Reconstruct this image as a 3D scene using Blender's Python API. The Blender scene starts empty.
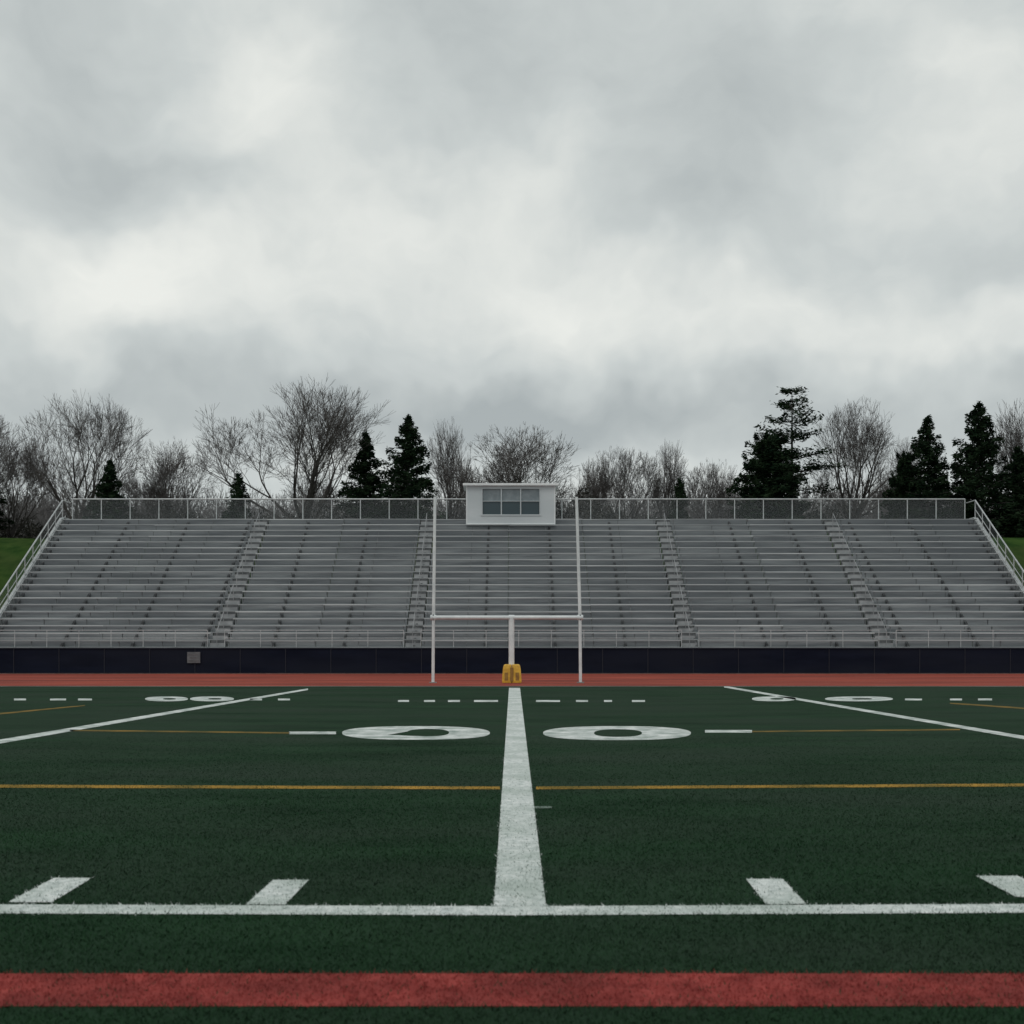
import bpy, math, random
import numpy as np
from mathutils import Vector, Matrix
random.seed(7); rng=np.random.default_rng(7)
F=1100.0; H=1.6; HY=645.0
def G(px,py):
    d=F*H/(py-HY); return ((px-512)*d/F, d)
def W(px,py,D): return ((px-512)*D/F, D, H+(HY-py)*D/F)
sc=bpy.context.scene
sc.view_settings.view_transform='Standard'; sc.view_settings.look='None'; sc.view_settings.exposure=0
col=sc.collection

# ---------------- materials
class NT:
    def __init__(s,nt): s.nt=nt
    def n(s,t,**k):
        nd=s.nt.nodes.new(t)
        for a,b in k.items():
            if a.startswith('i_'):
                nd.inputs[a[2:].replace('_',' ')].default_value=b
            else: setattr(nd,a,b)
        return nd
    def l(s,a,b): s.nt.links.new(a,b)
def mat(name,c1,c2=None,scale=3.0,stretch=(1,1,1),rough=0.7,metal=0.0,bump=0.0,detail=3,c3=None,scale3=0.2,lo=0.35,hi=0.65,bscale=40,spec=0.5,diffuse=False):
    m=bpy.data.materials.new(name); m.use_nodes=True
    t=NT(m.node_tree); b=m.node_tree.nodes['Principled BSDF']
    tc=t.n('ShaderNodeTexCoord'); mp=t.n('ShaderNodeMapping'); mp.inputs['Scale'].default_value=stretch
    t.l(tc.outputs['Object'],mp.inputs['Vector'])
    c2=c2 or c1
    nz=t.n('ShaderNodeTexNoise',i_Scale=scale,i_Detail=float(detail),i_Roughness=0.6); t.l(mp.outputs[0],nz.inputs['Vector'])
    r=t.n('ShaderNodeValToRGB'); r.color_ramp.elements[0].position=lo; r.color_ramp.elements[1].position=hi
    r.color_ramp.elements[0].color=(*c1,1); r.color_ramp.elements[1].color=(*c2,1)
    t.l(nz.outputs['Fac'],r.inputs['Fac']); out=r.outputs['Color']
    if c3:
        n3=t.n('ShaderNodeTexNoise',i_Scale=scale3,i_Detail=3.0); t.l(mp.outputs[0],n3.inputs['Vector'])
        mr=t.n('ShaderNodeMapRange'); mr.inputs[1].default_value=.4; mr.inputs[2].default_value=.7; t.l(n3.outputs['Fac'],mr.inputs[0])
        mx=t.n('ShaderNodeMix',data_type='RGBA'); t.l(mr.outputs[0],mx.inputs[0]); t.l(out,mx.inputs[6]); mx.inputs[7].default_value=(*c3,1)
        out=mx.outputs[2]
    if diffuse:
        m.node_tree.nodes.remove(b); df=t.n('ShaderNodeBsdfDiffuse'); t.l(out,df.inputs[0]); t.l(df.outputs[0],m.node_tree.nodes['Material Output'].inputs[0]); return m
    b.inputs['Roughness'].default_value=rough; b.inputs['Metallic'].default_value=metal
    b.inputs['Specular IOR Level'].default_value=spec
    t.l(out,b.inputs['Base Color'])
    if bump>0:
        nb=t.n('ShaderNodeTexNoise',i_Scale=float(bscale),i_Detail=2.0); t.l(tc.outputs['Object'],nb.inputs['Vector'])
        bp=t.n('ShaderNodeBump',i_Strength=bump,i_Distance=0.02); t.l(nb.outputs['Fac'],bp.inputs['Height']); t.l(bp.outputs[0],b.inputs['Normal'])
    return m
M_turf=mat('turf',(.009,.027,.013),(.021,.053,.027),scale=1.1,stretch=(.35,1,1),detail=6,rough=.95,bump=.6,bscale=60,c3=(.026,.046,.030),scale3=.5,lo=.3,hi=.7,spec=.08)
M_hill=mat('hill_grass',(.022,.05,.014),(.045,.085,.022),scale=.8,c3=(.05,.06,.025),diffuse=True)
M_track=mat('track_rubber',(.28,.058,.040),(.40,.084,.056),scale=1.2,stretch=(.2,1,1),rough=.9,c3=(.19,.045,.034),scale3=.5,bump=.3,spec=.12)
M_white=mat('field_paint_white',(.50,.55,.53),(.82,.84,.82),scale=14,detail=5,rough=.9,c3=(.46,.52,.48),scale3=1.3,bump=.4,spec=.1)
M_farwhite=mat('field_paint_far',(.30,.36,.33),(.78,.8,.78),scale=2.5,detail=7,rough=.9,spec=.1)
M_yel=mat('field_paint_yellow',(.17,.12,.025),(.44,.25,.045),scale=2,detail=7,rough=.9,spec=.1)
M_faint=mat('field_paint_worn_yellow',(.07,.07,.025),(.26,.16,.04),scale=1.5,detail=7,rough=.9,spec=.1)
M_faintw=mat('field_paint_worn_white',(.03,.06,.035),(.2,.25,.22),scale=3,rough=.9,spec=.1)
M_red=mat('field_paint_red',(.24,.040,.036),(.40,.075,.066),scale=5,rough=.95,bump=.5,c3=(.20,.04,.036),scale3=1.5,spec=.1)
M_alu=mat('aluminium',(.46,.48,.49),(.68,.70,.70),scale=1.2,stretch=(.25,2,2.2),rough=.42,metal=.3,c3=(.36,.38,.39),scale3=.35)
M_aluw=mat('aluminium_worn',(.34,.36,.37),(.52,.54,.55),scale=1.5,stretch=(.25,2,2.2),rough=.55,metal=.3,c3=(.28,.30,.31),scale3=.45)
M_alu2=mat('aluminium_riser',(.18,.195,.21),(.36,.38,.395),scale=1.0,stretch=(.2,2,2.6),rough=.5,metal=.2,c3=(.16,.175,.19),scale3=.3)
M_aisle=mat('aisle_tread',(.24,.25,.26),(.38,.39,.40),scale=1.5,rough=.6,metal=.2)
M_steel=mat('galvanised_steel',(.42,.44,.45),(.58,.6,.6),scale=4,rough=.45,metal=.3)
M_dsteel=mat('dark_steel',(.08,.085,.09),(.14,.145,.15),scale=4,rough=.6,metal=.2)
M_brk=mat('bracket_steel',(.16,.17,.18),(.26,.27,.28),scale=4,rough=.6,metal=.2)
M_navy=mat('navy_panel',(.004,.0065,.016),(.008,.0115,.025),scale=1,stretch=(.4,1,2),rough=.8,c3=(.012,.015,.025),scale3=.3,spec=.12)
M_post=mat('goal_paint_white',(.66,.69,.70),(.84,.86,.86),scale=2,rough=.4)
M_pad=mat('pad_yellow',(.6,.33,.03),(.80,.48,.05),scale=5,rough=.5)
M_padd=mat('pad_strap',(.25,.13,.03),(.35,.2,.04),scale=5,rough=.6)
M_box=mat('siding_white',(.56,.61,.63),(.66,.70,.72),scale=.8,stretch=(1,1,3),rough=.55,c3=(.50,.55,.57))
M_trim=mat('trim_white',(.74,.77,.78),(.82,.84,.84),scale=2,rough=.5)
M_upane=mat('window_upper_pane',(.17,.21,.23),(.25,.29,.31),scale=2,rough=.5)  # upper window panes, a lighter grey than the glass below
M_conc=mat('concrete',(.22,.22,.21),(.32,.32,.31),scale=2,rough=.9)
M_bark=mat('bark',(.055,.05,.048),(.10,.093,.088),scale=2,diffuse=True)
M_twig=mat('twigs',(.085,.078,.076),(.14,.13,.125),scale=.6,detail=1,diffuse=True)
M_twig_haze=mat('twigs_distant_hazed',(.14,.135,.137),(.21,.20,.20),scale=.3,detail=1,diffuse=True)  # haze over the far trees is painted in as a paler twig colour
M_ever=mat('needles',(.006,.015,.009),(.030,.050,.026),scale=1.1,detail=3,diffuse=True)
M_shrub=mat('shrub',(.03,.034,.03),(.08,.076,.066),scale=.8,detail=1,diffuse=True)
def glass():
    m=bpy.data.materials.new('window_glass'); m.use_nodes=True; t=NT(m.node_tree); b=m.node_tree.nodes['Principled BSDF']
    nz=t.n('ShaderNodeTexNoise',i_Scale=.7); r=t.n('ShaderNodeValToRGB')
    r.color_ramp.elements[0].color=(.02,.04,.05,1); r.color_ramp.elements[1].color=(.05,.085,.10,1)
    t.l(nz.outputs['Fac'],r.inputs[0]); t.l(r.outputs[0],b.inputs['Base Color']); b.inputs['Roughness'].default_value=.08
    return m
M_glass=glass()
def chain():
    m=bpy.data.materials.new('chain_link'); m.use_nodes=True; t=NT(m.node_tree); nt=m.node_tree
    b=nt.nodes['Principled BSDF']; out=nt.nodes['Material Output']
    b.inputs['Base Color'].default_value=(.30,.32,.33,1); b.inputs['Roughness'].default_value=.5; b.inputs['Metallic'].default_value=.3
    tc=t.n('ShaderNodeTexCoord'); sp=t.n('ShaderNodeSeparateXYZ'); t.l(tc.outputs['Object'],sp.inputs[0])
    xy=t.n('ShaderNodeMath',operation='ADD'); t.l(sp.outputs[0],xy.inputs[0]); t.l(sp.outputs[1],xy.inputs[1])
    fs=[]
    for op in('ADD','SUBTRACT'):
        a=t.n('ShaderNodeMath',operation=op); t.l(xy.outputs[0],a.inputs[0]); t.l(sp.outputs[2],a.inputs[1])
        c=t.n('ShaderNodeMath',operation='MULTIPLY'); t.l(a.outputs[0],c.inputs[0]); c.inputs[1].default_value=13.0
        f=t.n('ShaderNodeMath',operation='FRACT'); t.l(c.outputs[0],f.inputs[0])
        g=t.n('ShaderNodeMath',operation='LESS_THAN'); t.l(f.outputs[0],g.inputs[0]); g.inputs[1].default_value=.085; fs.append(g)
    mx=t.n('ShaderNodeMath',operation='MAXIMUM'); t.l(fs[0].outputs[0],mx.inputs[0]); t.l(fs[1].outputs[0],mx.inputs[1])
    tr=t.n('ShaderNodeBsdfTransparent'); ms=t.n('ShaderNodeMixShader'); t.l(mx.outputs[0],ms.inputs[0]); t.l(tr.outputs[0],ms.inputs[1]); t.l(b.outputs[0],ms.inputs[2]); t.l(ms.outputs[0],out.inputs[0])
    return m
M_chain=chain()

# ---------------- mesh helpers
class MB:
    def __init__(s): s.v=[]; s.f=[]
    def box(s,x0,x1,y0,y1,z0,z1):
        b=len(s.v); s.v+=[(x0,y0,z0),(x1,y0,z0),(x1,y1,z0),(x0,y1,z0),(x0,y0,z1),(x1,y0,z1),(x1,y1,z1),(x0,y1,z1)]
        s.f+=[tuple(b+i for i in q) for q in((0,3,2,1),(4,5,6,7),(0,1,5,4),(1,2,6,5),(2,3,7,6),(3,0,4,7))]
    def tube(s,p,q,r,r2=None,n=8):
        r2=r if r2 is None else r2; p=Vector(p);q=Vector(q); d=(q-p).normalized()
        a=d.orthogonal().normalized(); c=d.cross(a); b=len(s.v)
        for (o,rr) in((p,r),(q,r2)):
            for i in range(n):
                t=2*math.pi*i/n; s.v.append(tuple(o+a*math.cos(t)*rr+c*math.sin(t)*rr))
        for i in range(n):
            j=(i+1)%n; s.f.append((b+i,b+j,b+n+j,b+n+i))
        s.f.append(tuple(b+i for i in reversed(range(n)))); s.f.append(tuple(b+n+i for i in range(n)))
    def quad(s,*p):
        b=len(s.v); s.v+=[tuple(x) for x in p]; s.f.append(tuple(range(b,b+len(p))))
    def obj(s,name,m,parent=None,smooth=False,bevel=0):
        me=bpy.data.meshes.new(name); me.from_pydata(s.v,[],s.f); me.update(); me.materials.append(m)
        o=bpy.data.objects.new(name,me); col.objects.link(o)
        if parent: o.parent=parent
        if smooth:
            for p in me.polygons: p.use_smooth=True
        if bevel:
            bv=o.modifiers.new('b','BEVEL'); bv.width=bevel; bv.segments=2
        return o
def empty(name):
    o=bpy.data.objects.new(name,None); col.objects.link(o); return o
def npmesh(name,verts,faces,mats,mi=None,smooth=False):
    k=faces.shape[1]; me=bpy.data.meshes.new(name)
    me.vertices.add(len(verts)); me.vertices.foreach_set('co',verts.astype(np.float32).ravel())
    me.loops.add(faces.size); me.loops.foreach_set('vertex_index',faces.astype(np.int32).ravel())
    me.polygons.add(len(faces)); me.polygons.foreach_set('loop_start',np.arange(0,faces.size,k,dtype=np.int32))
    for m in mats: me.materials.append(m)
    if mi is not None: me.polygons.foreach_set('material_index',mi.astype(np.int32))
    me.polygons.foreach_set('use_smooth',np.full(len(faces),smooth)); me.update(calc_edges=True); return me

# ---------------- terrain
def hz(x,y):
    t=min(max((y-66)/(85-66),0),1); t=t*t*(3-2*t)
    w=math.sin(x*.07+1)*.25+math.sin(x*.19+y*.05)*.12
    return (10.1+w)*t
xs=[-900,-400,-200,-120]+list(range(-90,91,3))+[120,200,400,900]
ys=[-300,-100,-30,0,30,50,60,64]+[66+i for i in range(0,24)]+[92,96,100,110,120,140,180,260,400,700,1500]
m=MB()
for y in ys:
    for x in xs: m.v.append((x,y,hz(x,y)))
nx=len(xs)
for j in range(len(ys)-1):
    for i in range(nx-1):
        a=j*nx+i; m.f.append((a,a+1,a+nx+1,a+nx))
m.obj('ground',M_hill,smooth=True)
TY0=F*H/(686.5-HY); TY1=60.7
m=MB(); m.quad((-70,-25,.004),(70,-25,.004),(70,TY0,.004),(-70,TY0,.004)); m.obj('turf_field',M_turf)
m=MB(); m.quad((-90,TY0,.008),(90,TY0,.008),(90,TY1+.1,.008),(-90,TY1+.1,.008)); track=m.obj('running_track',M_track)
lm=MB()
for k in range(1,7):
    y=TY0+k*(TY1-TY0)/7; lm.quad((-90,y,.012),(90,y,.012),(90,y+.06,.012),(-90,y+.06,.012))
lm.obj('track_lane_lines',mat('lane_paint',(.32,.12,.10),(.42,.20,.17),scale=1),track)

# ---------------- markings
POLY=[]
def mark(name,polys,m,z=.008,mi=None):
    b=MB()
    for P in polys:
        pts=[G(*p) for p in P]
        if mi is not None: POLY.append((pts,mi))
        b.quad(*[(x,y,z) for x,y in pts])
    return b.obj(name,m)
mark('red_stripe',[[(-500,1008),(1524,1008),(1524,975),(-500,975)]],M_red,mi=2)
mark('white_sideline',[[(-600,912.5),(512,916.5),(1624,911),(1624,902.5),(512,907.5),(-600,903.5)]],M_white,mi=1)
mark('center_yard_line',[[(494,907.2),(546,907.3),(520,688),(509,688)]],M_white,mi=1,z=.0081)
mark('yard_hash_marks',[[(8,903.3),(52,903.5),(92,879),(54,879)],[(246,905.5),(285,905.7),(309,881),(273,881)],
  [(766,905.5),(806,905),(783,880),(746,880)],[(1016,898),(1060,898),(1018,877),(976,877)],[(-210,903),(-150,903),(-105,880),(-160,880)],[(1180,902),(1240,902),(1190,879),(1140,879)]],M_white,mi=1)
mark('yard_line',[[(-120,760),(-120,765),(308,690.2),(308,688.6)]],M_farwhite)
mark('yard_line',[[(724,685.9),(724,687.6),(1150,761.5),(1150,757.5)]],M_farwhite)
mark('yellow_cross_line',[[(-300,784.2),(-300,787.4),(500,790),(500,787.2)],[(536,787.2),(536,790),(1324,785.2),(1324,782.3)]],M_yel)
mark('worn_yellow_line',[[(70,730),(70,731.4),(290,734),(290,732.6)],[(752,731.2),(752,732.6),(960,730.6),(960,729.3)],
  [(950,702.8),(950,704),(1100,714.8),(1100,713)],[(-60,719),(-60,720.8),(85,706.2),(85,705.2)]],M_faint)
mark('worn_white_dash',[[(500,807),(500,809.5),(552,809),(552,807)]],M_faintw)
D=[]
def dash(x0,x1,y0,y1): D.append([(x0,y1),(x1,y1),(x1,y0),(x0,y0)])
dash(289,336,732,734.6); dash(705,752,730.4,733)
for a,b in((398,409),(424,435),(448,460),(474,498),(536,560),(576,588),(604,612),(632,645)): dash(a,b,700.3,702.2)
for a,b in((14,26),(50,66),(78,92),(250,262),(278,290),(905,922),(950,962),(978,992)): dash(a,b,698.8,700.6)
mark('yard_dashes',D,M_farwhite)
def se(cx,cy,ax,ay,t,pw=2.4):
    c,s=math.cos(t),math.sin(t); return (cx+ax*math.copysign(abs(c)**(2/pw),c), cy+ay*math.copysign(abs(s)**(2/pw),s))
def ring(b,O,I,n=48):
    for i in range(n):
        t0=2*math.pi*i/n;t1=2*math.pi*(i+1)/n
        b.quad(*[(*G(*p),.008) for p in (O(t0),O(t1),I(t1),I(t0))][::-1])
def hole(t):
    # counter of the left numeral: flat foot running left along its lower edge
    x,y=se(428,733.0,21,3.7,t)
    if math.cos(t)<-.3 and math.sin(t)>-.2:
        k=(-math.cos(t)-.3)/.7; x-=20*k; y=max(y,735.4)
    return (x,y)
b=MB(); ring(b,lambda t:se(416,733.3,74,6.8,t),hole); b.obj('field_number',M_farwhite)
b=MB(); ring(b,lambda t:se(617,733.5,74,7.0,t),lambda t:se(618,733.5,24,3.8,t)); b.obj('field_number',M_farwhite)
for X in((145,188),(190,234),(752,796),(825,893)):
    cx=(X[0]+X[1])/2; ax=(X[1]-X[0])/2
    b=MB(); ring(b,lambda t:se(cx,699.1,ax,2.4,t),lambda t:se(cx+3,699.1,ax*.3,.8,t)); b.obj('field_number',M_farwhite)
b=MB(); b.quad((-70,TY0-.12,.012),(70,TY0-.12,.012),(70,TY0+.12,.012),(-70,TY0+.12,.012)); b.obj('track_edge_line',mat('edge_line',(.2,.2,.18),(.42,.42,.40),scale=.4))

# ---------------- grass blades
N=320000
u=rng.random(N); a,bb=4.2,20.0
y=a*(bb/a)**u; x=(rng.random(N)*2-1)*(y*.5+1.2)
ang=rng.random(N)*2*np.pi; h=(.012+.015*rng.random(N))*np.clip(1.25-y/bb,0.15,1); wd=.0016+.0006*y*.7
lean=(rng.random((N,2))-.5)*2.2*h[:,None]
z0=np.full(N,.002)
v=np.zeros((N,3,3)); dx=np.cos(ang)*wd; dy=np.sin(ang)*wd
v[:,0]=np.stack([x-dx,y-dy,z0],1); v[:,1]=np.stack([x+dx,y+dy,z0],1); v[:,2]=np.stack([x+lean[:,0],y+lean[:,1],z0+h],1)
mi=np.zeros(N,int)
jx=x+rng.normal(0,.009,N); jy=y+rng.normal(0,.014,N)
for P,k in POLY:
    cr=np.zeros(N,int)
    for i in range(len(P)):
        x1,y1=P[i];x2,y2=P[(i+1)%len(P)]
        if y1==y2: continue
        c=((y1>jy)!=(y2>jy))&(jx<(x2-x1)*(jy-y1)/(y2-y1)+x1); cr+=c
    mi[(cr%2==1)&(rng.random(N)<.93)]=k
M_bl=mat('turf_blade',(.014,.040,.019),(.031,.073,.036),scale=1.1,stretch=(.35,1,1),detail=5,c3=(.036,.061,.040),scale3=.5,lo=.3,hi=.7,diffuse=True)
me=npmesh('grass_blades',v.reshape(-1,3),np.arange(3*N).reshape(N,3),[M_bl,M_white,M_red],mi)
o=bpy.data.objects.new('grass',me); col.objects.link(o)

# ---------------- bleachers
BL=empty('bleachers')
NR=20; Y0=61.15; DY=.55; Z0=1.5; DZ=.418; XL=-29.4; XR=30.3
def at61(px): return (px-512)*61.5/F
ais=[at61(218),at61(413),at61(689),at61(885)]; AW=.48
secs=[]; px=XL
for a_ in ais: secs.append((px,a_-AW)); px=a_+AW
secs.append((px,XR))
seat=MB();seatw=MB();foot=MB();ris=MB();brk=MB();step=MB();rail=MB();hr=MB();dark=MB()
for i in range(NR):
    yy=Y0+i*DY; z=Z0+i*DZ
    foot.box(XL,XR,yy,yy+.25,z-.045,z); foot.box(XL,XR,yy+.265,yy+DY-.022,z-.045,z)
    for (s0,s1) in secs:
        n=max(1,round((s1-s0)/5.2)); L=(s1-s0)/n
        for k in range(n):
            dz=random.uniform(-.014,.014); dyy=random.uniform(-.012,.012)
            (seat if random.random()<.6 else seatw).box(s0+k*L+.012,s0+(k+1)*L-.012,yy+.06+dyy,yy+.34+dyy,z+.32+dz,z+.372+dz)
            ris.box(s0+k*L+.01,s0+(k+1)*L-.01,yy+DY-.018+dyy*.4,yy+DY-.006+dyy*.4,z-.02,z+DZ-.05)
        nb=max(2,round((s1-s0)/2.6))
        for k in range(nb+1):
            bx=s0+.15+(s1-s0-.3)*k/nb
            brk.box(bx-.02,bx+.02,yy+.20,yy+.28,z+.002,z+.304)
    for a_ in ais:
        step.box(a_-AW+.06,a_+AW-.06,yy+.26,yy+DY-.03,z+.01,z+DZ*.5)
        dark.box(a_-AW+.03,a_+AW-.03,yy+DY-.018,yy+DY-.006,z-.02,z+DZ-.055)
top=Y0+NR*DY; ztop=Z0+NR*DZ
foot.box(XL,XR,top,top+1.5,ztop-.06,ztop)
for a_ in ais:
    for k in range(0,NR-2,4):
        p=lambda i,hh:(a_,Y0+i*DY+.12,Z0+i*DZ+hh)
        hr.tube(p(k,0),p(k,.88),.018); hr.tube(p(k+2.6,0),p(k+2.6,.9),.018)
        hr.tube(p(k,.88),p(k+2.6,.9),.02)
for (s0,s1) in secs:
    n=round((s1-s0)/1.9)
    for k in range(n+1):
        bx=s0+(s1-s0)*k/n; rail.tube((bx,Y0-.06,Z0-.3),(bx,Y0-.06,Z0+.92),.02)
    for zz in(.92,.48): rail.tube((s0,Y0-.06,Z0+zz),(s1,Y0-.06,Z0+zz),.018)
seat.obj('seats',M_alu,BL); seatw.obj('worn_seats',M_aluw,BL); foot.obj('foot_boards',M_aluw,BL); ris.obj('risers',M_alu2,BL); brk.obj('seat_brackets',M_brk,BL)
step.obj('aisle_steps',M_aisle,BL); dark.obj('aisle_risers',M_dsteel,BL); hr.obj('aisle_handrails',M_aisle,BL)
end=MB(); ch=MB()
for X,s in((XL,-1),(XR,1)):
    y0,y1=Y0-.06,top+.1
    for k in range(11):
        t=k/10; yy=y0+(y1-y0)*t; zz=Z0+(ztop-Z0)*t
        rail.tube((X+s*.12,yy,zz-.1),(X+s*.12,yy,zz+1.25),.03)
    for hh,r in((1.25,.045),(.65,.022),(.12,.03)):
        rail.tube((X+s*.12,y0,Z0+hh),(X+s*.12,y1,ztop+hh),r)
    ch.quad((X+s*.13,y0,Z0+.12),(X+s*.13,y1,ztop+.12),(X+s*.13,y1,ztop+1.25),(X+s*.13,y0,Z0+1.25))
    b0=len(end.v)
    for dxx in(.02,.30):
        for (yy,zz) in((y0,Z0-.35),(y1,ztop-.35),(y1,ztop+.10),(y0,Z0+.10)): end.v.append((X+s*dxx,yy,zz))
    for q in((0,1,2,3),(4,7,6,5),(0,4,5,1),(1,5,6,2),(2,6,7,3),(3,7,4,0)): end.f.append(tuple(b0+i for i in q))
end.obj('end_stringers',M_steel,BL)
yb=top+1.45; FH=1.5
n=31
for k in range(n+1):
    bx=XL+(XR-XL)*k/n; rail.tube((bx,yb,ztop-.1),(bx,yb,ztop+FH),.035)
for zz,r in((FH,.045),(.08,.03)): rail.tube((XL,yb,ztop+zz),(XR,yb,ztop+zz),r)
ch.quad((XL,yb+.01,ztop+.08),(XR,yb+.01,ztop+.08),(XR,yb+.01,ztop+FH),(XL,yb+.01,ztop+FH))
for X in(XL-.12,XR+.12):
    for zz in(1.25,.12): rail.tube((X,top+.1,ztop+zz),(X,yb,ztop+zz),.035)
ch.obj('chain_link_mesh',M_chain,BL); rail.obj('rails',M_steel,BL)
us=MB()
for k in range(16):
    bx=XL+.3+(XR-XL-.6)*k/15
    b0=len(us.v)
    for dxx in(-.06,.06):
        for (yy,zz) in((Y0,Z0-.35),(top+1.3,ztop-.06-.55),(top+1.3,ztop-.07),(top,ztop-.07-.05),(Y0,Z0-.07)): us.v.append((bx+dxx,yy,zz-.03))
    us.f+=[tuple(b0+i for i in(0,1,2,3,4)),tuple(b0+5+i for i in(4,3,2,1,0))]
    for i in range(5):
        j=(i+1)%5; us.f.append((b0+i,b0+5+i,b0+5+j,b0+j))
    for yy in(61.6,64.8,68.2,73.2):
        g=hz(bx,yy); t=(yy-Y0)/(top-Y0); zz=Z0+(ztop-Z0)*min(t,1)-.3
        if zz>g: us.box(bx-.08,bx+.08,yy-.08,yy+.08,g-.2,zz)
us.obj('support_frames',M_dsteel,BL)

# navy wall
NW=empty('navy_wall'); m=MB(); m.box(-36,36,60.72,60.86,-.1,1.40); m.obj('panels',M_navy,NW)
m=MB(); m.box(-36,36,60.66,60.92,1.402,1.46); m.obj('cap_rail',mat('cap',(.016,.02,.034),(.024,.03,.045)),NW)
m=MB()
for k in range(-14,15): m.box(k*2.5-.02,k*2.5+.02,60.70,60.718,.02,1.398)
m.obj('panel_battens',mat('batten',(.006,.009,.018),(.010,.014,.025)),NW)
m=MB(); m.box(-36,36,60.55,60.67,.0,.05); m.obj('footing',mat('footing',(.10,.06,.05),(.16,.10,.09)),NW)
SG=empty('wall_sign'); x0,_,z1=W(187,652,60.6); x1,_,z0_=W(200,663,60.6)
m=MB(); m.box(x0,x1,60.63,60.66,z0_,z1); m.obj('plate',mat('plate',(.10,.11,.12),(.16,.17,.18)),SG)
m=MB()
for r_,(wa,wb_) in enumerate(((.08,.62),(.14,.52),(.08,.58))):
    m.box(x0+wa,x0+wb_,60.62,60.628,z0_+.09+r_*.17,z0_+.16+r_*.17)
m.obj('lettering',M_dsteel,SG)

# press box
PB=empty('press_box'); D0=71.4
def X_(p): return (p-512)*D0/F
def Z_(p): return H+(HY-p)*D0/F
bx0,bx1=X_(466),X_(555.5); bz0,bz1=Z_(524.5),Z_(486)
wx0,wx1=X_(482),X_(540); wz0,wz1=Z_(514.5),Z_(488.8)
yb1=D0+2.4
m=MB()
m.box(bx0,wx0,D0,yb1,bz0,bz1); m.box(wx1,bx1,D0,yb1,bz0,bz1); m.box(wx0,wx1,D0,yb1,bz0,wz0); m.box(wx0,wx1,D0,yb1,wz1,bz1); m.box(wx0,wx1,yb1-.1,yb1-.005,wz0,wz1)
m.obj('walls',M_box,PB)
m=MB(); m.box(X_(463),X_(558.5),D0-.25,yb1+.15,bz1+.002,bz1+.15); m.obj('roof',M_trim,PB,bevel=.02)
m=MB()
m.box(wx0-.08,wx1+.08,D0-.05,D0-.003,wz0-.08,wz0); m.box(wx0-.08,wx1+.08,D0-.05,D0-.003,wz1,wz1+.06)
W3=(wx1-wx0)/3; zm=wz0+(wz1-wz0)*.52
for k in range(4): m.box(wx0+k*W3-.035,wx0+k*W3+.035,D0-.045,D0+.06,wz0+.002,wz1-.002)
for k in range(3): m.box(wx0+k*W3+.037,wx0+(k+1)*W3-.037,D0-.03,D0+.05,zm-.018,zm+.018)
m.obj('window_frames',M_box,PB)
m=MB(); m.box(wx0+.05,wx1-.05,D0+.07,D0+.09,wz0+.01,zm); m.obj('window_glass',M_glass,PB)
m=MB(); m.box(wx0+.05,wx1-.05,D0+.07,D0+.09,zm+.004,wz1-.01); m.obj('window_upper',M_upane,PB)
m=MB()
for xx in(bx0+.02,bx1-.08): m.box(xx,xx+.06,D0-.012,D0-.002,bz0+.1,bz1-.01)
m.box(bx0+.02,bx1-.02,D0-.02,D0-.004,bz0+.02,bz0+.09)
m.obj('corner_trim',M_trim,PB)
m=MB()
for xx in(bx0+.2,bx1-.2): m.box(xx-.08,xx+.08,yb1-.3,yb1-.1,hz(xx,yb1)-.2,bz0-.003)
m.obj('legs',M_dsteel,PB)

# goal post
GP=empty('goal_post'); GD=F*H/(683-HY)
def g3(px,py,dy=0):
    x,y,z=W(px,py,GD); return (x,y+dy,z)
m=MB(); cb=617.5
m.tube(g3(431.5,cb),g3(582.5,cb),.085,n=14)
m.tube(g3(435,497),g3(433.5,cb),.06,.07,n=12); m.tube(g3(576.5,497),g3(580,cb),.06,.07,n=12)
lx,rx=g3(433,0)[0],g3(580.5,0)[0]
m.tube((lx,GD,0),g3(433.5,cb),.066,n=12); m.tube((rx,GD,0),g3(580,cb),.066,n=12)
m.tube((g3(511.5,0)[0],GD,0),g3(511.5,cb),.12,n=16)
for P in(g3(433.3,cb),g3(580.2,cb),g3(511.5,cb)): m.tube((P[0]-.12,P[1],P[2]),(P[0]+.12,P[1],P[2]),.11,n=14)
m.obj('posts_and_crossbar',M_post,GP)
m=MB(); m.tube(g3(433.3,cb-3,-.07),g3(433.3,cb+3,-.07),.02); m.tube(g3(580.2,cb-3,-.07),g3(580.2,cb+3,-.07),.02); m.obj('brackets',M_dsteel,GP)
m=MB()
for X in(lx,rx,g3(511.5,0)[0]): m.box(X-.15,X+.15,GD-.15,GD+.15,.002,.04)
m.obj('base_plates',M_conc,GP)
PD=empty('goal_post_pad'); cx=g3(511.8,0)[0]
m=MB()
prof=[(.40,.02),(.41,.10),(.40,.30),(.37,.62),(.345,.74),(.30,.79)]
for s in(-1,1):
    b0=len(m.v)
    for (w,z) in prof:
        d=.34*w/.41; xa,xb=(cx+s*.012,cx+s*w)
        for P in((xa,GD-d),(xb,GD-d),(xb,GD+d),(xa,GD+d)): m.v.append((P[0],P[1],z))
    for i in range(len(prof)-1):
        for k in range(4):
            j=(k+1)%4; q=(b0+i*4+k,b0+i*4+j,b0+i*4+4+j,b0+i*4+4+k); m.f.append(q if s>0 else q[::-1])
    q=tuple(b0+len(prof)*4-4+k for k in range(4)); m.f.append(q if s>0 else q[::-1])
m.obj('padding',M_pad,PD,bevel=.03)
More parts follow.
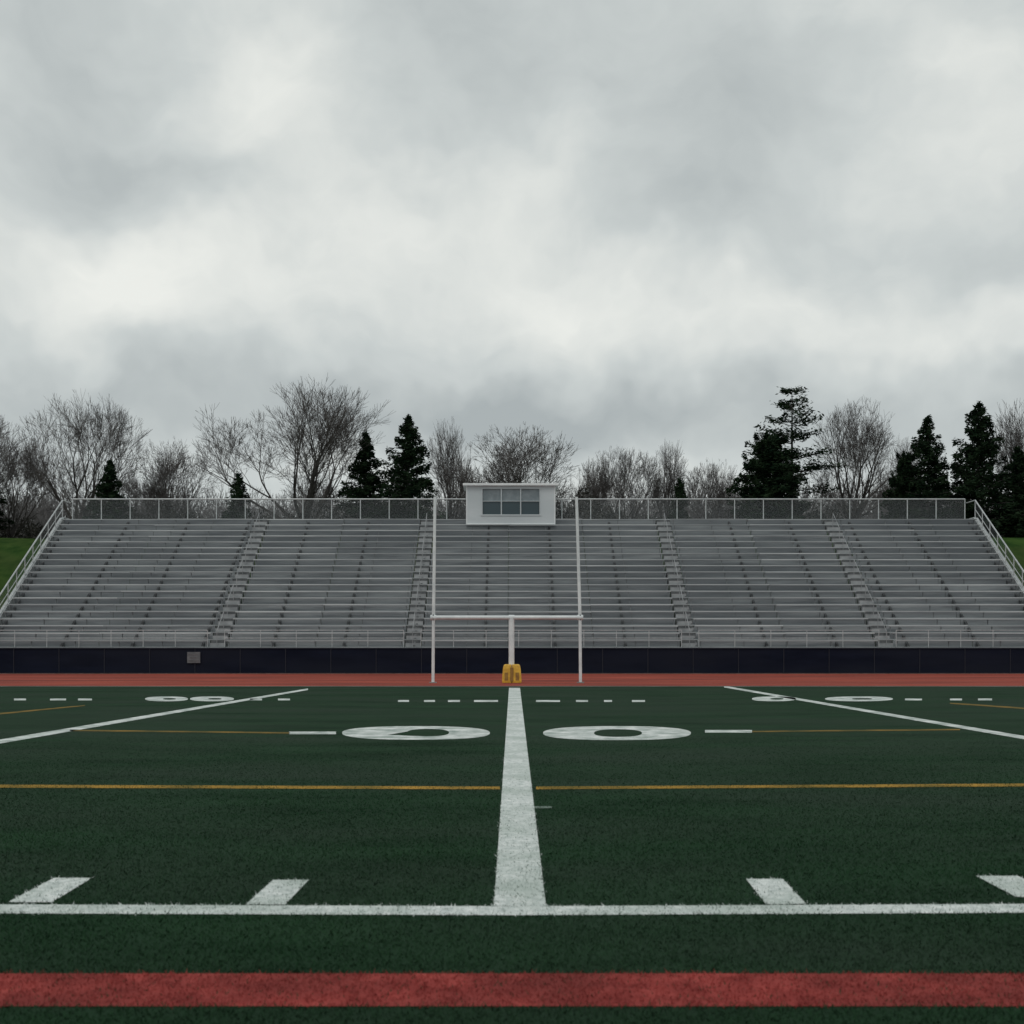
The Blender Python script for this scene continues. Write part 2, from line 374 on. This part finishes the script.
m=MB(); m.box(cx-.07,cx+.07,GD-.352,GD-.345,.08,.66); m.box(cx-.30,cx-.16,GD-.352,GD-.345,.12,.45); m.box(cx+.16,cx+.30,GD-.352,GD-.345,.12,.45)
m.obj('straps',M_padd,PD)

# ---------------- trees
def bare(seed,levels=7,a=.4,zc=.58,height=14.0,trunk=.16,forks=5,twig=.010,side=.5,wide=.6,lift=.05,L0=.25):
    R=random.Random(seed); S=[]
    ph=[R.uniform(0,6.28) for _ in range(4)]
    def outside(p):
        az=math.atan2(p.y,p.x); f=1+.08*math.sin(3*az+ph[0])+.06*math.sin(5*az+ph[1]+p.z)+.05*math.sin(p.z*1.7+ph[2])
        rr=math.hypot(p.x,p.y)/(a*height); zz=(p.z/height-zc)/((1-zc) if p.z/height>zc else (zc-.12))
        return math.sqrt(rr*rr+zz*zz)>f*R.uniform(.93,1.05)
    def rot(d,ang,az):
        o=d.orthogonal().normalized(); c=d.cross(o)
        return (d*math.cos(ang)+(o*math.cos(az)+c*math.sin(az))*math.sin(ang)).normalized()
    def grow(p,d,L,r,lev):
        ns=3 if lev<levels-1 else 2
        az=R.uniform(0,6.28)
        for i in range(ns):
            d=rot(d,R.uniform(0,.2),R.uniform(0,6.28)); d=(d+Vector((0,0,lift))).normalized()
            q=p+d*(L/ns); r2=r*.88; S.append((*p,*q,r,r2,lev)); p=q; r=r2
            if lev>1 and outside(p): return
            if lev<levels and lev>0 and R.random()<side:
                az+=2.4; grow(p,rot(d,R.uniform(.4,.8),az),L*R.uniform(.5,.75),max(r*.5,twig),lev+1)
        if lev<levels:
            az=R.uniform(0,6.28)
            for k in range(2):
                grow(p,rot(d,R.uniform(.12,.38),az+math.pi*k),L*R.uniform(.68,.86),max(r*.72,twig),lev+1)
    p=Vector((0,0,-.3)); d=Vector((R.uniform(-.05,.05),R.uniform(-.05,.05),1)).normalized()
    tl=height*trunk; r=height*.021
    q=p+d*tl; S.append((*p,*q,r*1.35,r,0))
    for k in range(forks):
        grow(q-d*tl*R.uniform(0,.3),rot(d,(R.uniform(.55,1.0)*wide*(1.25 if k%2 else .8) if k else .08),k*2*math.pi/max(1,forks-1)+R.uniform(-.3,.3)),height*L0*R.uniform(.85,1.1),r*R.uniform(.5,.7),1)
    return np.array(S)
def tubes(S,k=3):
    p=S[:,0:3];q=S[:,3:6]; d=q-p; d/=np.linalg.norm(d,axis=1)[:,None]+1e-9
    ref=np.where(np.abs(d[:,2:3])>.9,np.array([[1.,0,0]]),np.array([[0,0,1.]])); a=np.cross(d,ref); a/=np.linalg.norm(a,axis=1)[:,None]; c=np.cross(d,a)
    n=len(S); V=np.zeros((n,2*k,3))
    for i in range(k):
        t=2*np.pi*i/k; o=a*math.cos(t)+c*math.sin(t); V[:,i]=p+o*S[:,6:7]; V[:,k+i]=q+o*S[:,7:8]
    base=(np.arange(n)*2*k)[:,None]
    Fs=np.concatenate([base+np.array([[i,(i+1)%k,k+(i+1)%k,k+i]]) for i in range(k)],0)
    mi=np.tile((S[:,8]>2.5).astype(int),k)
    return V.reshape(-1,3),Fs,mi
bm={}
specs={'A':dict(seed=3,height=14,a=.37,trunk=.17,forks=6,wide=.75),
 'B':dict(seed=11,height=14,a=.52,trunk=.12,forks=8,wide=.95,L0=.27),
 'C':dict(seed=21,levels=6,a=.27,height=12,trunk=.2,forks=5,side=.65,wide=.5,twig=.012),
 'D':dict(seed=35,levels=7,a=.5,height=10,trunk=.12,forks=8,side=.5,wide=1.0,L0=.27),
 'F':dict(seed=61,levels=7,a=.45,height=10,trunk=.15,forks=7,side=.5,wide=.85,L0=.27),
 'E':dict(seed=44,height=14,a=.30,trunk=.2,forks=6,wide=.6)}
for k,s in specs.items():
    V,Fs,mi=tubes(bare(**s)); lo_,hi_=np.percentile(V[:,0],1),np.percentile(V[:,0],99); hh=np.percentile(V[:,2],99.97)
    print('TREE',k,len(Fs),hi_-lo_,hh)
    bm[k]=(npmesh('bare_tree_'+k,V,Fs,[M_bark,M_twig],mi),hh,hi_-lo_,(hi_+lo_)/2)
def put(name,M,px,topy,wpx,D,rot=0):
    me,hh,w,cx0=M
    X,_,zt=W(px,topy,D); g=hz(X,D)
    o=bpy.data.objects.new(name,me); col.objects.link(o)
    sz=(zt-g)/hh; sx=wpx*D/F/w
    sx=min(max(sx,sz*.6),sz*1.6)
    o.scale=(sx,(sx+sz)/2,sz)
    off=cx0*sx*(1 if rot==0 else -1)
    o.location=(X-off,D,g); o.rotation_euler[2]=rot
for a_ in [('A',84,393,108,96,0),('B',290,380,162,95,0),('D',165,441,84,104,0),('F',12,432,85,98,0),('C',450,420,40,108,math.pi),
  ('D',510,427,116,100,0),('F',622,447,78,104,math.pi),('C',668,440,34,106,0),('F',716,461,66,108,0),('E',853,401,80,102,math.pi),
  ('C',903,436,40,110,0),('C',1020,400,54,100,math.pi),('A',-40,400,110,100,0),('C',592,458,40,112,0),('A',1085,405,110,97,0)]:
    put('bare_tree',bm[a_[0]],*a_[1:])

def ever(seed,height,R0,shape='cone',nb=120,per=130,leaf=.2,trunkr=.16):
    R=np.random.default_rng(seed); vs=[];S=[]
    S.append((0,0,-.3,0,0,height*.97,trunkr,.03,0)); p1=R.random()*6
    for k in range(nb):
        t=(k+R.random())/nb; az=R.random()*6.283
        if shape=='cone': t=.04+.96*t; L=R0*(1-t)**.72*(.70+.45*R.random())*(1+.15*math.sin(t*9+az*2+p1))+.12; el=R.uniform(-.35,.3)+t*.7
        elif shape=='round': t=.02+.98*t; L=R0*math.sqrt(max(0,1-t**2.4))*(.7+.4*R.random())*(1+.12*math.sin(t*8+az*2))+.1; el=R.uniform(-.3,.5)+t*.6
        else:
            t=.35+.65*t; t=round(t*9+.35*math.sin(az))/9+R.uniform(-.025,.025); L=R0*(1-((max(t,.35)-.35)/.66)**1.3*.75)*(.35+.75*R.random()); el=R.uniform(-.05,.35)+t*.15
        z=height*min(t,.985)
        d=np.array([math.cos(az)*math.cos(el),math.sin(az)*math.cos(el),math.sin(el)])
        s=np.array([-math.sin(az),math.cos(az),0])
        e=np.array([0,0,z])+d*L; S.append((0,0,z,*e,.05*(1-min(t,1))+.02,.012,0))
        n=int(per*(L/R0)**1.2)+12
        tt=(R.random(n)**.7) if shape!='pine' else np.clip(R.normal(.75,.22,n),.2,1.08)
        lat=(R.random(n)-.5)*2*L*.34*(1.15-tt) if shape!='pine' else R.normal(0,.34,n)
        p=np.array([0,0,z])+d*L*tt[:,None]+s*lat[:,None]
        if shape=='pine': p[:,2]+=R.normal(.05,.16,n)
        else: p[:,2]-=.16*L*tt**2-R.normal(0,.17,n)
        vs.append(p)
    P=np.concatenate(vs); n=len(P)
    a=R.normal(size=(n,3)); a[:,2]*=.6; a/=np.linalg.norm(a,axis=1)[:,None]; b_=R.normal(size=(n,3)); b_=np.cross(a,b_); b_/=np.linalg.norm(b_,axis=1)[:,None]
    sz=leaf*(.5+R.random(n))[:,None]
    V=np.stack([P-a*sz,P-b_*sz*.33,P+a*sz,P+b_*sz*.33],1).reshape(-1,3); Fl=np.arange(4*n).reshape(n,4)
    V2,F2,_=tubes(np.array(S),4)
    mi=np.concatenate([np.zeros(n,int),np.ones(len(F2),int)])
    w=np.percentile(V[:,0],99)-np.percentile(V[:,0],1)
    return (npmesh('ever',np.concatenate([V,V2]),np.concatenate([Fl,F2+len(V)]),[M_ever,M_bark],mi),height*1.02,w,0)
E={'c1':ever(1,12,3.0,'cone',190,170,leaf=.17),'c2':ever(2,12,3.6,'cone',170,190,leaf=.17),'c3':ever(12,12,3.4,'cone',150,190,leaf=.17),'r':ever(3,9,3.2,'round',170,190,leaf=.17),'p':ever(4,14,3.6,'pine',80,130,leaf=.15),'s':ever(5,6,1.6,'cone',90,110,leaf=.12)}
for nm,k,px,ty,w,D_ in [('spruce_tree','c1',110,459,38,92),('spruce_tree','s',238,473,36,90),('spruce_tree','c1',366,431,46,94),('spruce_tree','c2',408,415,76,92),
  ('spruce_tree','r',770,437,72,90),('pine_tree','p',792,387,82,93),('spruce_tree','c3',928,416,62,94),('spruce_tree','c2',978,402,84,92),('spruce_tree','c1',1018,446,54,91),
  ('spruce_tree','r',905,455,40,96),('spruce_tree','s',680,478,30,95),('spruce_tree','c1',-30,440,60,95),('spruce_tree','c3',1080,420,80,95)]:
    put(nm,E[k],px,ty,w,D_,rot=0)

# distant tree mass
Vs=[];Fa=[];off=0
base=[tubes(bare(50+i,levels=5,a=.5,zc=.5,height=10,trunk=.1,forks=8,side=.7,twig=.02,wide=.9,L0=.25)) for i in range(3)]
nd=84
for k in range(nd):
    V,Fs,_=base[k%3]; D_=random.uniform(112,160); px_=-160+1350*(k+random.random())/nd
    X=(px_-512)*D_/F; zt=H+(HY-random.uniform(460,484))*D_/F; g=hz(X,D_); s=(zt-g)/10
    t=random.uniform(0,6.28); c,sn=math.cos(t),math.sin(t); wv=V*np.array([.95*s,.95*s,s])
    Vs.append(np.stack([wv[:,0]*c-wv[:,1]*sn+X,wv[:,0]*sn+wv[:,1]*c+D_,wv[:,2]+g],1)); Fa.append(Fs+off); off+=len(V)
me=npmesh('distant_trees',np.concatenate(Vs),np.concatenate(Fa),[M_twig_haze]); o=bpy.data.objects.new('distant_trees',me); col.objects.link(o)
n=70000; X=rng.uniform(-70,70,n); Y=rng.uniform(99,111,n)
hh=3.6+1.2*np.sin(X*.31)+.9*np.sin(X*.83+2)+.6*np.sin(X*2.1)
g=np.array([hz(a,b) for a,b in zip(X[:],Y[:])]); Z=g+np.maximum(hh,1.0)*rng.random(n)**.9
P=np.stack([X,Y,Z],1); a=rng.normal(size=(n,3)); a[:,2]=np.abs(a[:,2])*1.5; a/=np.linalg.norm(a,axis=1)[:,None]; b_=np.cross(a,rng.normal(size=(n,3))); b_/=np.linalg.norm(b_,axis=1)[:,None]
sz=(.12+.2*rng.random(n))[:,None]
V=np.stack([P-a*sz,P-b_*sz*.25,P+a*sz,P+b_*sz*.25],1).reshape(-1,3)
me=npmesh('undergrowth',V,np.arange(4*n).reshape(n,4),[M_shrub]); o=bpy.data.objects.new('undergrowth',me); col.objects.link(o)

# ---------------- world
w=bpy.data.worlds.new('World'); sc.world=w; w.use_nodes=True; t=NT(w.node_tree); nt=w.node_tree
bg=nt.nodes['Background']; out=nt.nodes['World Output']
sky=t.n('ShaderNodeTexSky',sky_type='NISHITA',sun_disc=False); sky.sun_elevation=math.radians(50); sky.sun_rotation=math.radians(200)
t.l(sky.outputs[0],bg.inputs[0]); bg.inputs[1].default_value=.08
tc=t.n('ShaderNodeTexCoord')
nw=t.n('ShaderNodeTexNoise',i_Scale=5.5,i_Detail=4.0,i_Roughness=.6); t.l(tc.outputs['Generated'],nw.inputs['Vector'])
sub=t.n('ShaderNodeVectorMath',operation='SUBTRACT'); t.l(nw.outputs['Color'],sub.inputs[0]); sub.inputs[1].default_value=(.5,.5,.5)
scl=t.n('ShaderNodeVectorMath',operation='SCALE'); t.l(sub.outputs[0],scl.inputs[0]); scl.inputs['Scale'].default_value=.17
wp=t.n('ShaderNodeVectorMath',operation='ADD'); t.l(tc.outputs['Generated'],wp.inputs[0]); t.l(scl.outputs[0],wp.inputs[1])
blobs=[(245,75,100,80,.36),(450,235,180,55,.34),(60,290,140,60,.34),(860,335,180,36,.34),(920,190,110,70,.26),(640,300,170,48,.32),(1000,50,90,80,.16),(560,170,70,45,.18),(250,285,140,60,.34),
 (620,80,200,60,-.20),(390,120,80,45,-.14),(740,225,110,45,-.22),(130,180,140,40,-.16),(250,410,380,42,-.28),(760,415,380,38,-.26),(970,270,120,30,-.14),(50,50,100,60,-.14)]
prev=None
for (px,py,rx,ry,am) in blobs:
    d=Vector(((px-512)/F,1,(HY-py)/F)).normalized()
    s=t.n('ShaderNodeVectorMath',operation='SUBTRACT'); t.l(wp.outputs[0],s.inputs[0]); s.inputs[1].default_value=d
    mu=t.n('ShaderNodeVectorMath',operation='MULTIPLY'); t.l(s.outputs[0],mu.inputs[0]); mu.inputs[1].default_value=(F/rx,2.0,F/ry)
    ln=t.n('ShaderNodeVectorMath',operation='LENGTH'); t.l(mu.outputs[0],ln.inputs[0])
    mr=t.n('ShaderNodeMapRange',interpolation_type='SMOOTHSTEP'); t.l(ln.outputs['Value'],mr.inputs[0]); mr.inputs[1].default_value=1.7; mr.inputs[2].default_value=0; mr.inputs[3].default_value=0; mr.inputs[4].default_value=am
    if prev is None: prev=mr.outputs[0]
    else:
        ad=t.n('ShaderNodeMath',operation='ADD'); t.l(prev,ad.inputs[0]); t.l(mr.outputs[0],ad.inputs[1]); prev=ad.outputs[0]
mp=t.n('ShaderNodeMapping'); mp.inputs['Scale'].default_value=(1,1,1.8); mp.inputs['Location'].default_value=(3.1,0,1.7); t.l(wp.outputs[0],mp.inputs[0])
n2=t.n('ShaderNodeTexNoise',i_Scale=6.0,i_Detail=6.0,i_Roughness=.52); t.l(mp.outputs[0],n2.inputs['Vector'])
m2=t.n('ShaderNodeMapRange'); t.l(n2.outputs['Fac'],m2.inputs[0]); m2.inputs[1].default_value=.3; m2.inputs[2].default_value=.7; m2.inputs[3].default_value=.26; m2.inputs[4].default_value=.66
ad=t.n('ShaderNodeMath',operation='ADD'); t.l(prev,ad.inputs[0]); t.l(m2.outputs[0],ad.inputs[1])
r=t.n('ShaderNodeValToRGB'); cr=r.color_ramp; cr.elements[0].position=.0; cr.elements[0].color=(.41,.45,.455,1); cr.elements[1].position=1.0; cr.elements[1].color=(.86,.875,.83,1)
e=cr.elements.new(.5); e.color=(.60,.64,.63,1)
t.l(ad.outputs[0],r.inputs[0])
b2=t.n('ShaderNodeBackground'); t.l(r.outputs[0],b2.inputs[0]); b2.inputs[1].default_value=1.0
ms=t.n('ShaderNodeMixShader'); ms.inputs[0].default_value=.96; t.l(bg.outputs[0],ms.inputs[1]); t.l(b2.outputs[0],ms.inputs[2]); t.l(ms.outputs[0],out.inputs[0])
w.cycles.sampling_method='MANUAL'; w.cycles.sample_map_resolution=256
L=bpy.data.lights.new('sun','SUN'); L.energy=.5; L.angle=math.radians(25); L.color=(1,.97,.93)
o=bpy.data.objects.new('sun',L); col.objects.link(o); o.rotation_euler=(math.radians(35),0,math.radians(-20))

# ---------------- camera
c=bpy.data.cameras.new('camera'); c.lens=F/1024*36; c.sensor_width=36; c.shift_y=(HY-512)/1024; c.clip_end=5000
c.dof.use_dof=True; c.dof.focus_distance=55; c.dof.aperture_fstop=3.4
o=bpy.data.objects.new('camera',c); col.objects.link(o); o.location=(0,0,H); o.rotation_euler=(math.radians(90),0,0); sc.camera=o
